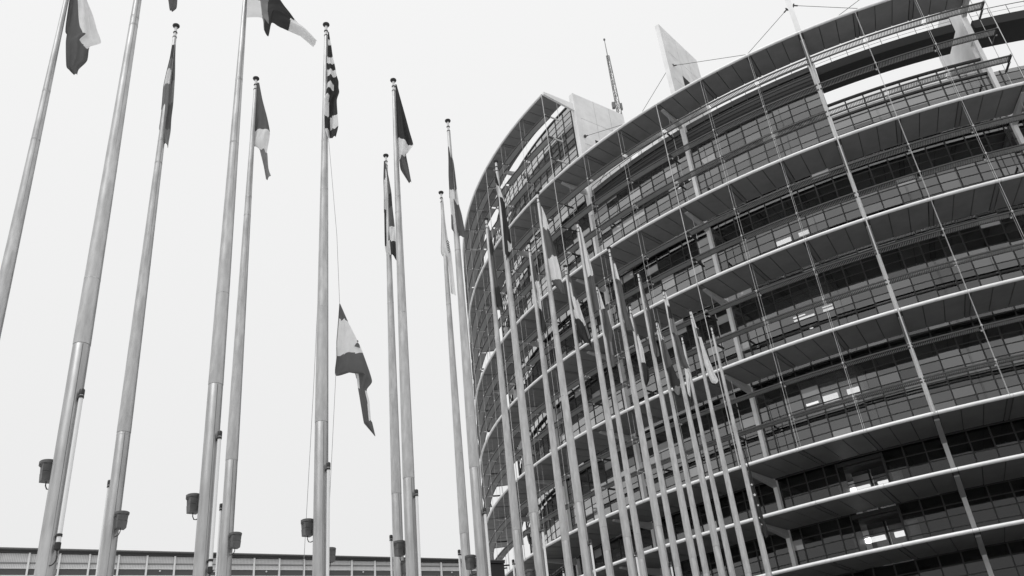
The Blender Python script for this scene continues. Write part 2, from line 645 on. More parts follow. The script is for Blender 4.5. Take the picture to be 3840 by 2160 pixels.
# ---------------------------------------------------------------- glazing
STEP = 1.6
mull = []
t = -1.26
while t > -12.7:
    mull.append(t)
    t -= 1.595
t = -13.46
while t > T_LEFT:
    mull.append(t)
    t -= STEP
t = ROD0 + 0.12
while t < T_RIGHT:
    mull.append(t)
    t += STEP
mull = sorted(set(round(q, 3) for q in mull))
ROW = 0.672


def glass_top(th):
    return (57.45 if th < T_SPLIT else 44.15 if th < T_OPEN else 42.3 if th < T_END else 40.95) + EYE


def recess(th, z):
    return -8.2 < th < -4.5 and H[7] < z < H[5]


row_z = [0.0 + ROW * i for i in range(0, 91)]
off = (H[5] % ROW)
row_z = [z + off - ROW for z in row_z if z + off - ROW > -0.05]
pane_jobs = []
for i in range(len(mull) - 1):
    a0, a1 = mull[i], mull[i + 1]
    mid = (a0 + a1) / 2
    top = glass_top(mid)
    for j in range(len(row_z)):
        z0 = row_z[j]
        z1 = min(z0 + ROW, top)
        if z1 - z0 < 0.15:
            continue
        zm = (z0 + z1) / 2
        clear = T_OPEN < mid < T_END and zm > 40.95 + EYE
        ok, dist = seen(mid, RG, zm)
        hid = any(0 < (H[k] - zm) < 0.9 for k in H)
        pane_jobs.append((0 if ok and not clear else 1, dist + (8 if hid else 0), a0, a1, z0, z1, clear, recess(mid, zm)))
pane_jobs.sort(key=lambda q: q[:2])
rest, restc, restl = MB(), MB(), MB()
for i, (bad, dist, a0, a1, z0, z1, clear, rec) in enumerate(pane_jobs):
    rr = rg((z0 + z1) / 2) - (1.6 if rec else 0)
    single = i < 300 and not bad
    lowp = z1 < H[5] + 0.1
    tgt = MB() if single else (restc if clear else restl if lowp else rest)
    tu, tv = random.gauss(0, 0.0012), random.gauss(0, 0.0010)
    g = 0.02
    c4 = []
    for rq in (rr - 0.012, rr):
        c4.append([P(a0 + g, rq + tu - tv, z0), P(a1 - g, rq - tu - tv, z0), P(a1 - g, rq - tu + tv, z1), P(a0 + g, rq + tu + tv, z1)])
    tgt.add(c4[0] + c4[1], [(3, 2, 1, 0), (4, 5, 6, 7), (0, 1, 5, 4), (1, 2, 6, 5), (2, 3, 7, 6), (3, 0, 4, 7)])
    q = random.random()
    pb = 0.16 if (a0 < -14 and not lowp) else 0.025
    var = 3 if q < pb else 1 if q < pb + 0.22 else 2 if q < pb + 0.40 else 0
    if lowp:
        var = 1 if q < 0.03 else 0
    if not single and not clear:
        tgt.mi[-6:] = [var] * 6
    if single:
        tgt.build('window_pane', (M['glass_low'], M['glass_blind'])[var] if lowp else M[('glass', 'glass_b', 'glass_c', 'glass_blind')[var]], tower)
tag(rest.build('window_panes', [M['glass'], M['glass_b'], M['glass_c'], M['glass_blind']], tower), kind='stuff')
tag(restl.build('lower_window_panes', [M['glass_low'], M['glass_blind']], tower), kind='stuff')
restc.build('clear_glazing', M['clear'], tower)

for a in mull:
    top = min(glass_top(a - 0.3), glass_top(a + 0.3)) if a > T_SPLIT + 1 else glass_top(a - 0.01)
    segs = [(0, top)]
    if -8.2 < a < -4.5:
        segs = [(0, H[7]), (H[5], top)]
    for z0, z1 in segs:
        o = MB()
        for q0, q1 in spans(z0, z1):
            rq = rg((q0 + q1) / 2)
            o.hexa([P(a - 0.055, rq - 0.10, q0), P(a + 0.055, rq - 0.10, q0), P(a + 0.055, rq + 0.035, q0), P(a - 0.055, rq + 0.035, q0)][::-1] +
                   [P(a - 0.055, rq - 0.10, q1), P(a + 0.055, rq - 0.10, q1), P(a + 0.055, rq + 0.035, q1), P(a - 0.055, rq + 0.035, q1)][::-1])
        o.build('mullion', M['frame'], tower)
for z in row_z:
    o = MB()
    rngs = []
    if z < glass_top(-40):
        rngs.append((T_LEFT, T_SPLIT))
    if z < glass_top(-10):
        rngs.append((T_SPLIT, T_OPEN))
    if z < 40.9 + EYE:
        rngs.append((T_OPEN, T_END))
    if z < glass_top(20):
        rngs.append((T_END, T_RIGHT))
    if H[7] - 0.05 < z < H[5] - 0.05:
        rngs = [(T_LEFT, -8.25), (-4.45, T_RIGHT)]
    for t0, t1 in rngs:
        o.ring(rg(z + 0.1) - 0.08, rg(z + 0.1) + 0.022, z - 0.03, z + 0.03, t0, t1, 1.6)
    if rngs:
        o.build('transom', M['frame'], tower)
# capping frames
for t0, t1, z in ((T_LEFT, T_SPLIT, 57.45), (T_OPEN, T_END, 42.3), (T_OPEN, T_END, 40.95)):
    o = MB()
    o.ring(RG - 0.12, RG + 0.09, z + EYE - 0.06, z + EYE + 0.09, t0, t1, 1.6)
    o.build('capping_frame', M['frame'], tower)

RGL = 45.2
# glazed-bay recess low on the facade: side cheeks and mullions
for th in (-8.2, -4.52):
    o = MB()
    o.hexa([P(th - 0.05, RGL - 1.7, H[7] + 0.26), P(th - 0.05, RGL + 0.03, H[7] + 0.26), P(th + 0.05, RGL + 0.03, H[7] + 0.26), P(th + 0.05, RGL - 1.7, H[7] + 0.26),
            P(th - 0.05, RGL - 1.7, H[5] - 0.03), P(th - 0.05, RGL + 0.03, H[5] - 0.03), P(th + 0.05, RGL + 0.03, H[5] - 0.03), P(th + 0.05, RGL - 1.7, H[5] - 0.03)])
    o.build('recess_cheek', M['louvre'], tower)
for z0, z1 in ((H[7], H[6]), (H[6], H[5])):
    o = MB()
    o.ring(RGL - 1.62, RGL + 0.02, z1 - 0.30, z1 - 0.05, -8.1, -4.6, 1.6)
    for zz in (z0 + 1.2, z0 + 2.2):
        o.ring(RGL - 1.66, RGL - 1.53, zz, zz + 0.07, -8.1, -4.6, 1.6)
    o.bar(P(-6.2, RGL - 1.55, z0 + 0.3), P(-6.2, RGL - 1.55, z1 - 0.3), 0.08)
    o.build('recess_frame', M['frame'], tower)

# floors, inner wall, ceiling lamps, blinds
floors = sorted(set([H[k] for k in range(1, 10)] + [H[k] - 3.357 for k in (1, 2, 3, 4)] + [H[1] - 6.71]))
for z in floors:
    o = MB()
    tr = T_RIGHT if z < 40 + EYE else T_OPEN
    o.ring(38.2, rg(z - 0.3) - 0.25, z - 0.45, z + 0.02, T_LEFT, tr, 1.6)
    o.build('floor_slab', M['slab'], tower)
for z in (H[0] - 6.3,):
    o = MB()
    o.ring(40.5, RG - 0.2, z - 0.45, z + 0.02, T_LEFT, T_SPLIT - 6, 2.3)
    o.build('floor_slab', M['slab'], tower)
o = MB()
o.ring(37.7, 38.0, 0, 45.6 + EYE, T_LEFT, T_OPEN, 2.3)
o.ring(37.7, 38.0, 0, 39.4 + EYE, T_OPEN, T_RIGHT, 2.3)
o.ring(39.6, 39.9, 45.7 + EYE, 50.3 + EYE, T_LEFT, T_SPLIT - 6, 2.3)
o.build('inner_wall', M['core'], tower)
for t0, t1, z0, z1 in ((-7.75, -6.35, 20.45, 20.92), (-5.56, -4.56, 20.5, 20.9), (-9.1, -8.05, 20.62, 20.75), (-7.71, -6.26, 32.66, 33.04), (-5.49, -4.60, 32.8, 33.07),
                       (-8.08, -6.24, 26.66, 26.76), (-8.08, -7.0, 26.92, 26.98), (-5.45, -4.57, 26.66, 26.80), (-5.45, -4.57, 26.95, 27.0)):
    r_ = rg(z0 + EYE)
    o = MB()
    o.ring(r_ - 0.24, r_ - 0.14, z0 + EYE, z1 + EYE, t0, t1, 0.7)
    o.build('ceiling_lamp', M['lamp'], tower)
for t0, t1, z0, z1 in ((-8.1, -6.45, 14.72, 15.08), (-5.76, -4.62, 14.76, 15.08), (-8.1, -6.48, 11.54, 11.82), (-5.7, -4.66, 11.52, 11.82)):
    o = MB()
    o.ring(43.25, 43.5, z0 + EYE, z1 + EYE, t0, t1, 0.7)
    o.build('ceiling_lamp', M['lamp'], tower)
for z0, z1 in ((17.0, 22.6), (24.0, 29.3), (31.0, 35.9), (10.3, 12.6), (13.6, 15.9)):
    o = MB()
    rw = 44.55 if z0 > 16 else 42.0
    o.ring(rw - 0.2, rw, z0 + EYE, z1 + EYE, -9.6, -3.9, 1.6)
    o.build('lobby_wall', M['blind'], tower)
for t0, z0 in ((-14.3, 41.6), (-15.7, 41.5), (-6.6, 19.75), (-6.9, 25.9)):
    o = MB()
    q = P(t0, rg(z0 + EYE) - 0.5, 0)
    o.lathe([(0.03, z0 + EYE), (0.13, z0 + EYE + 0.03), (0.13, z0 + EYE + 0.13), (0.03, z0 + EYE + 0.16)], 12, q[0], q[1])
    o.build('downlight', M['lamp'], tower)
for i in range(46):
    a = random.choice([q for q in mull[:-1] if -50 < q < -14])
    z0 = random.choice([z for z in floors if z > 9]) + random.choice((0.4, 1.1, 1.8))
    o = MB()
    o.ring(rg(z0) - 0.42, rg(z0) - 0.40, z0, z0 + random.choice((0.6, 0.65, 1.3)), a + 0.1, a + 1.5, 1.6)
    o.build('roller_blind', M['blind'], tower)

# dark parapet with its handrail on the middle part
o = MB()
o.ring(RG - 0.25, RG + 0.02, 44.15 + EYE, 45.80 + EYE, T_SPLIT + 0.3, T_OPEN - 0.25, 1.14)
par = o.build('parapet', M['louvre'], tower)
for z in (44.45, 44.8, 45.15, 45.5, 45.74):
    o = MB()
    o.ring(RG + 0.024, RG + 0.05, z + EYE - 0.02, z + EYE + 0.02, T_SPLIT + 0.3, T_OPEN - 0.25, 1.14)
    o.build('parapet_batten', M['frame'], par)


def railing(t0, t1, z0, z1, r):
    o = MB()
    n = max(2, int((t1 - t0) / 1.52))
    for i in range(n + 1):
        t = t0 + (t1 - t0) * i / n
        o.tube([P(t, r, z0), P(t, r, z1)], 0.022, 6)
    rl = o.build('terrace_railing', M['arm'], tower)
    for z, rad in ((z1, 0.028), ((z0 + z1) / 2, 0.012)):
        o = MB()
        o.tube([P(t0 + (t1 - t0) * i / (n * 2), r, z) for i in range(n * 2 + 1)], rad, 6)
        o.build('handrail' if rad > 0.02 else 'rail_wire', M['arm'], rl)


railing(T_SPLIT + 0.5, T_OPEN - 0.3, 45.80 + EYE, 46.88 + EYE, RG - 0.05)
railing(T_OPEN + 0.3, 12.85, 46.12 + EYE, 46.76 + EYE, RG - 0.05)
railing(14.6, T_RIGHT, 45.95 + EYE, 46.82 + EYE, RG - 0.05)
for t0, t1, z0, z1 in ((T_OPEN + 0.3, 12.85, 45.36, 46.12), (14.5, T_RIGHT, 45.2, 45.95)):
    o = MB()
    o.ring(43.7, RG, z0 + EYE, z1 + EYE, t0, t1, 1.14)
    o.build('terrace_slab', M['dark'], tower)
o = MB()
o.ring(43.7, RG - 0.2, 39.2 + EYE, 40.65 + EYE, 14.3, T_RIGHT, 1.14)
o.build('terrace_slab', M['slab'], tower)
# rooftop plant drum and box glimpsed through the gap
o = MB()
q = P(-16.6, 42.4, 0)
o.lathe([(1.25, 45.0 + EYE), (1.25, 49.6 + EYE), (1.1, 49.8 + EYE)], 28, q[0], q[1])
auto_smooth(o.build('roof_vent_drum', M['nosing'], tower))
o = MB()
o.ring(41.6, 43.6, 45.0 + EYE, 49.6 + EYE, -21.5, -18.4, 1.6)
o.build('roof_plant_box', M['concrete'], tower)

# stay cables
for a, b in (((-13.3, 45.3, 53.9), (ROD0 - 0.35, 45.3, 49.4)), ((-13.9, 45.3, 53.9), (-26.6, 45.3, 47.3)),
             ((ROD0 - 0.35, 45.3, 53.6), (-13.1, 45.3, 47.5)), ((ROD0 + 0.35, 45.3, 53.7), (13.4, 45.3, 48.0)),
             ((9.5, 45.3, 52.9), (1.0, 45.3, 49.9)), ((-26.7, 45.7, 53.0), (-14.0, 45.6, 49.2))):
    o = MB()
    p0, p1 = P(a[0], a[1], a[2] + EYE), P(b[0], b[1], b[2] + EYE)
    o.tube([p0, p1], 0.022, 6)
    v0, v1 = Vector(p0), Vector(p1)
    u = (v1 - v0).normalized()
    o.tube([v0, v0 + u * 0.35], 0.06, 8)
    o.tube([v0 - u * 0.02, v0 + u * 0.04], 0.17, 8)
    o.build('stay_cable', M['cable'], tower)

# ---------------------------------------------------------------- lattice antenna on the roof
an = empty('lattice_antenna', (17.05, 93.45, 60))
tag(an, 'thin lattice antenna mast rising above the roof between the two pale fins', 'antenna')
zb, zt = 0.0, 30.55
leg = []


def lw(z):
    return 0.62 - 0.40 * (z - zb) / (zt - zb)


for k in range(3):
    a = R(90 + 120 * k)
    o = MB()
    o.tube([(lw(zb) * math.cos(a), lw(zb) * math.sin(a), zb), (lw(zt) * math.cos(a), lw(zt) * math.sin(a), zt)], 0.055, 6)
    o.build('mast_leg', M['lattice'], an)
o = MB()
z, i = zb, 0
while z < zt - 0.3:
    z2 = min(zt, z + 1.1)
    for k in range(3):
        a, b = R(90 + 120 * k), R(90 + 120 * (k + 1))
        if i % 2:
            a, b = b, a
        o.bar((lw(z) * math.cos(a), lw(z) * math.sin(a), z), (lw(z2) * math.cos(b), lw(z2) * math.sin(b), z2), 0.045)
        o.bar((lw(z2) * math.cos(a), lw(z2) * math.sin(a), z2), (lw(z2) * math.cos(b), lw(z2) * math.sin(b), z2), 0.04)
    z, i = z2, i + 1
o.build('lattice_bracing', M['lattice'], an)
o = MB()
o.tube([(0, 0, zt - 0.3), (0, 0, 33.6)], [0.07, 0.045], 8)
o.lathe([(0.02, 33.55), (0.14, 33.65), (0.16, 33.8), (0.10, 33.95), (0.02, 34.0)], 10)
o.build('mast_tip', M['lattice'], an)
o = MB()
o.box(-0.75, -0.35, -0.25, 0.25, 21.0, 21.9)
o.box(0.35, 0.6, -0.2, 0.2, 20.6, 21.6)
o.build('antenna_box', M['lattice'], an)
o = MB()
o.tube([(0, 0, -60), (0, 0, 0)], 0.7, 10)
o.build('mast_base', M['slab'], an)

# ------------------------------------------------------------------ the long low building on the left
B0, B1 = Vector((-26.04, 42.72)), Vector((-2.35, 55.55))
BD = (B1 - B0).normalized()
ang = math.atan2(BD.y, BD.x)
BL = (B1 - B0).length
low = empty('low_glazed_building', (B0.x, B0.y, 0), ang)
tag(low, 'long low building with black roof edge and wire mesh bands behind the left flagpoles', 'building')
X0 = -11.2
MOD = 1.36


def roof_z(x):
    return 12.77 - 0.33 * x / BL + EYE


o = MB()
o.hexa([(X0, -0.16, roof_z(X0) - 0.21), (BL, -0.16, roof_z(BL) - 0.21), (BL, 8, roof_z(BL) - 0.21), (X0, 8, roof_z(X0) - 0.21),
        (X0, -0.16, roof_z(X0)), (BL, -0.16, roof_z(BL)), (BL, 8, roof_z(BL)), (X0, 8, roof_z(X0))])
rf = o.build('roof', M['fascia'], low)
o = MB()
o.tube([(X0, -0.16, roof_z(X0) - 0.06), (BL, -0.16, roof_z(BL) - 0.06)], 0.055, 8)
o.build('roof_lip', M['grey_fit'], rf)
o = MB()
o.box(X0, BL - 0.05, 0.35, 7.6, 0, 12.1)
o.build('wall', M['brail'], low)
n = int((BL - X0) / MOD)
edges = [BL - 1.45 - MOD * i for i in range(n)]
edges = sorted(e for e in edges if e > X0)
z_top, z_rail, z_row2, z_band, z_sill = 12.30 + EYE, 12.06 + EYE, 11.80 + EYE, 11.44 + EYE, 11.36 + EYE
for i, e in enumerate(edges):
    o = MB()
    o.box(e - 0.045, e + 0.045, -0.10, 0.06, 0, roof_z(e) - 0.22)
    o.build('mullion', M['bframe'], low)
    if i + 1 < len(edges):
        f = edges[i + 1]
        for za, zc, mt, nm in ((z_rail + 0.035, roof_z((e + f) / 2) - 0.24, 'meshp', 'mesh_panel'), (z_row2 + 0.03, z_rail - 0.03, 'meshp', 'mesh_panel'),
                               (z_band + 0.03, z_row2 - 0.03, 'bglass', 'window_pane'), (z_sill - 2.0, z_sill - 0.06, 'bglass', 'window_pane')):
            o = MB()
            o.box(e + 0.05, f - 0.05, 0.02, 0.05, za, zc)
            o.build(nm, M[mt], low)
        if i % 2 == 0:
            o = MB()
            o.lathe([(0.02, z_row2 - 0.16), (0.05, z_row2 - 0.14), (0.05, z_row2 - 0.08), (0.02, z_row2 - 0.06)], 10, (e + f) / 2, -0.02)
            o.build('downlight', M['neck'], low)
for z, h_, mt in ((z_rail, 0.05, 'brail'), (z_row2, 0.03, 'bframe'), (z_band, 0.06, 'bframe'), (z_sill - 2.05, 0.08, 'bframe'), (6.0, 0.1, 'bframe'), (3.0, 0.1, 'bframe')):
    o = MB()
    o.box(X0, BL - 1.4, -0.03, 0.055, z - h_ / 2, z + h_ / 2)
    o.build('horizontal_rail', M[mt], low)
o = MB()
o.box(BL - 1.38, BL - 0.02, -0.05, 0.3, 0, roof_z(BL) - 0.23)
o.build('end_wall', M['fascia'], low)
o = MB()
o.box(X0, edges[-1], 0.02, 0.05, 0.05, z_sill - 2.12)
o.build('lower_glazing', M['bglass'], low)
o = MB()
o.box(BL - 4.2, BL - 2.6, 1.2, 2.6, roof_z(BL), roof_z(BL) + 0.35)
o.tube([(BL - 2.2, 1.0, roof_z(BL)), (BL - 2.2, 1.0, roof_z(BL) + 0.3), (BL - 1.9, 1.0, roof_z(BL) + 0.42), (BL - 1.6, 1.0, roof_z(BL) + 0.3), (BL - 1.6, 1.0, roof_z(BL))], 0.04, 6)
o.build('roof_unit', M['bframe'], rf)

# ------------------------------------------------------------------ flagpoles
POLE_XY = {'A': (-6.33, 9.28), 'B': (-4.55, 8.11), 'C': (-5.26, 10.72), 'D': (-3.66, 9.60), 'E': (-4.32, 12.17), 'F': (-2.74, 11.06), 'G': (-2.36, 14.83), 'H': (-1.82, 12.61), 'I': (-1.37, 16.36), 'J': (-0.93, 13.94), 'K': (-0.44, 17.62), 'L': (-0.05, 15.44), 'M': (0.54, 18.91), 'N': (0.82, 16.79), 'O': (1.47, 20.24), 'P': (1.77, 18.23), 'Q': (2.34, 21.50), 'R': (2.61, 19.56), 'S': (3.35, 22.88), 'T': (3.47, 21.03), 'U': (4.25, 24.13), 'V': (4.28, 22.20), 'W': (5.22, 23.64), 'X': (6.04, 24.90), 'Y': (5.17, 25.38), 'Z': (-3.32, 13.53)}
HT = 12.0 + EYE
JOINT = {'J': 4.64, 'L': 4.21, 'N': 4.68, 'P': 4.27, 'R': 4.75, 'H': 4.15, 'F': 4.54, 'G': 4.63, 'I': 4.22, 'E': 4.56,
         'C': 4.56, 'B': 4.49, 'D': 4.57, 'T': 4.3, 'V': 4.75, 'W': 4.3, 'X': 4.5}
FRONT = 'BDFHJLNPRTVWX'
BACK = 'ACEZGIKMOQSUY'
ORIENT = R(8)       # fittings all face the same way


def pole_parts(front, zj):
    """shared meshes of a pole: returned as list of (name, MB, material, smooth, parent index)"""
    parts = []
    o = MB()
    o.lathe([(0.16, 0.0), (0.16, 0.02), (0.095, 0.03), (0.094, 0.3), (0.0855, zj - 0.012), (0.080, zj)], 28)
    parts.append(('lower_shaft', o, 'pole_low', True, None))
    o = MB()
    prof = [(0.0865, zj - 0.004), (0.088, zj + 0.004), (0.085, zj + 0.6)]
    for i in range(1, 9):
        z = zj + 0.6 + (HT - 0.30 - zj - 0.6) * i / 8
        prof.append((0.085 + (0.030 - 0.085) * (i / 8) ** 1.15, z))
    o.lathe(prof, 28)
    parts.append(('upper_shaft', o, 'pole', True, None))
    o = MB()
    for dz, hh in ((2.5 + random.random() * .3, 0.05), (2.85 + random.random() * .9, 0.03), (5.0 + random.random() * 2.5, 0.012)):
        z = HT - dz
        i = max(0.0, (z - zj - 0.6) / (HT - 0.30 - zj - 0.6))
        rr = 0.085 - 0.055 * i ** 1.15 + 0.0012
        o = MB()
        o.lathe([(rr, z), (rr - 0.0004, z + hh)], 24)
        parts.append(('stain_band', o, 'pole_band', True, None))
    o = MB()
    o.lathe([(0.024, HT - 0.30), (0.024, HT - 0.06)], 20)
    parts.append(('neck', o, 'neck', True, None))
    o = MB()
    for dz in (0.19, 0.30):
        o = MB()
        o.lathe([(0.028, HT - dz), (0.035, HT - dz + 0.005), (0.035, HT - dz + 0.018), (0.028, HT - dz + 0.023)], 20)
        parts.append(('collar', o, 'black', True, None))
    o = MB()
    o.lathe([(0.026, HT - 0.06), (0.048, HT - 0.045), (0.060, HT - 0.022), (0.057, HT - 0.006), (0.034, HT + 0.008), (0.006, HT + 0.014)], 24)
    parts.append(('finial', o, 'black', True, None))
    o = MB()
    o.tube([(0.05, -0.075, 1.2), (0.045, -0.065, 6), (0.03, -0.04, HT - 0.3)], 0.0035, 5)
    parts.append(('halyard', o, 'rope', True, None))
    o = MB()
    ax_, ay_ = math.cos(R(-62)), math.sin(R(-62))
    o.tube([(0.0865 * ax_, 0.0865 * ay_, 1.0), (0.085 * ax_, 0.085 * ay_, zj - 0.02)], 0.0035, 5)
    parts.append(('shaft_seam', o, 'grey_fit', False, None))
    # frosted light tube on brackets
    tx, ty = (0.105, -0.075) if front else (-0.115, 0.06)
    zt0, zt1 = 2.36 + EYE, 3.92 + EYE
    o = MB()
    o.lathe([(0.021, zt0 + 0.04), (0.021, zt1 - 0.03)], 16, tx, ty)
    parts.append(('light_tube', o, 'tube', True, None))
    ti = len(parts) - 1
    o = MB()
    o.lathe([(0.012, zt0 - 0.03), (0.027, zt0 - 0.015), (0.027, zt0 + 0.045)], 14, tx, ty)
    parts.append(('tube_cap', o, 'black', True, ti))
    o = MB()
    o.lathe([(0.027, zt1 - 0.035), (0.027, zt1 + 0.02), (0.020, zt1 + 0.03)], 14, tx, ty)
    parts.append(('tube_cap', o, 'black', True, ti))
    o = MB()
    for z in (zt0 + 0.10, zt1 - 0.07):
        o = MB()
        o.lathe([(0.0265, z), (0.0265, z + 0.025)], 14, tx, ty)
        o.bar((tx * 0.6, ty * 0.6, z + 0.006), (tx, ty, z + 0.012), 0.03, 0.022)
        parts.append(('tube_clamp', o, 'black', False, ti))
    o = MB()
    pts = []
    for i in range(15):
        a = i / 14
        pts.append((tx - 0.07 * a + 0.02 * math.sin(a * 9), ty * (1 - 0.3 * a) - 0.012 * math.sin(a * 6), zt0 - 0.03 - 0.11 * math.sin(min(1, a * 1.3) * 3.1) - 0.05 * a))
    o.tube(pts, 0.0055, 6)
    parts.append(('tube_cable', o, 'black', True, ti))
    # floodlight: box housing, round visor, yoke, cable
    if front:
        fx, fy, fz = -0.165, 0.10, 3.06 + EYE
    else:
        fx, fy, fz = 0.135, -0.09, 3.27 + EYE
    o = MB()
    tc_, ts_ = math.cos(R(32)), math.sin(R(32))

    def turn(x, y, z):
        return (fx + x * tc_ - y * ts_, fy + x * ts_ + y * tc_, fz + z)
    hb, ht_ = 0.054, 0.060
    o.hexa([turn(-hb, -hb, 0), turn(hb, -hb, 0), turn(hb, hb, 0), turn(-hb, hb, 0),
            turn(-ht_, -ht_, 0.088), turn(ht_, -ht_, 0.088), turn(ht_, ht_, 0.088), turn(-ht_, ht_, 0.088)])
    hb, ht_ = 0.058, 0.062
    o.hexa([turn(-hb, -hb, 0.092), turn(hb, -hb, 0.092), turn(hb, hb, 0.092), turn(-hb, hb, 0.092),
            turn(-ht_, -ht_, 0.16), turn(ht_, -ht_, 0.16), turn(ht_, ht_, 0.16), turn(-ht_, ht_, 0.16)])
    o.box(fx - 0.045, fx + 0.045, fy - 0.045, fy + 0.045, fz + 0.08, fz + 0.10)
    parts.append(('floodlight', o, 'grey_fit', False, None))
    fi = len(parts) - 1
    o = MB()
    o.lathe([(0.050, fz + 0.13), (0.070, fz + 0.168), (0.084, fz + 0.175), (0.086, fz + 0.20), (0.080, fz + 0.205)], 24, fx, fy)
    o.box(fx - 0.085, fx - 0.055, fy - 0.03, fy + 0.03, fz + 0.155, fz + 0.203)
    parts.append(('visor', o, 'grey_fit', True, fi))
    o = MB()
    o.bar((fx * 0.42, fy * 0.42, fz + 0.03), (fx * 0.9, fy * 0.9, fz + 0.06), 0.018, 0.03)
    o.bar((fx - 0.06, fy, fz + 0.065), (fx + 0.06, fy, fz + 0.065), 0.012, 0.03)
    parts.append(('yoke', o, 'black', False, fi))
    o = MB()
    s = -1 if fx > 0 else 1
    o.tube([(fx, fy, fz), (fx, fy, fz - 0.04), (fx + s * 0.015, fy, fz - 0.075), (fx + s * 0.045, fy * 0.8, fz - 0.085), (fx * 0.45, fy * 0.45, fz - 0.075)], 0.006, 6)
    parts.append(('power_cable', o, 'black', True, fi))
    return parts


def make_pole(n, label):
    x, y = POLE_XY[n]
    fr = n in FRONT
    zj = JOINT.get(n, 4.5) + EYE
    root = empty('flagpole', (x, y, 0), ORIENT)
    tag(root, label, 'flagpole', 'flagpoles standing in two rows')
    made = []
    for nm, o, mt, sm, par in pole_parts(fr, zj):
        ob = o.build(nm, M[mt], made[par] if par is not None else root)
        if sm:
            auto_smooth(ob, 40)
        made.append(ob)
    return root


POLE_LABEL = {
    'A': 'tall grey flagpole cut off by the left edge of the photo',
    'B': 'thickest grey flagpole, nearest to the viewer, second from the left edge',
    'C': 'grey flagpole with black cap, third from the left edge',
    'D': 'thick grey flagpole whose flag blows out sideways at the top edge',
    'E': 'grey flagpole close to the right of the pole with the blowing flag',
    'F': 'grey flagpole carrying the striped flag',
    'Z': 'grey flagpole half hidden directly behind the striped-flag pole',
    'G': 'shorter looking grey flagpole wrapped by a patchy flag against the sky',
    'H': 'grey flagpole with dark, pale and grey tongue-shaped flag against the sky',
    'I': 'thin grey flagpole with a narrow pale flag just left of the tower',
    'J': 'grey flagpole touching the left outline of the tower',
    'K': 'pale flagpole with black cap in front of the far left canopies',
    'L': 'pale flagpole with a long twisted dark flag at the left of the tower',
    'M': 'pale flagpole between the two taller poles left of the facade ladder',
    'N': 'pale flagpole with the broad pale and grey flag before the tower',
    'O': 'pale flagpole with a flag of wide diagonal bands before the tower',
    'P': 'pale flagpole with a white over grey flag, tallest of the middle group',
    'Q': 'pale flagpole right of the white and grey flag, lower of the back row',
    'R': 'pale flagpole with a long grey flag with a pale top corner',
    'S': 'pale flagpole with a pale blade-shaped flag hanging low',
    'T': 'pale flagpole with an all grey narrow flag',
    'U': 'pale flagpole with a dark flag ending in a pointed corner',
    'V': 'pale flagpole with a flag in pale, black and grey bands',
    'Y': 'pale flagpole mostly hidden behind the banded flag',
    'W': 'pale flagpole with the long white flag, second from the right',
    'X': 'rightmost flagpole, its top bare and a starred flag at half height',
}
for n in BACK + FRONT:
    make_pole(n, POLE_LABEL[n])

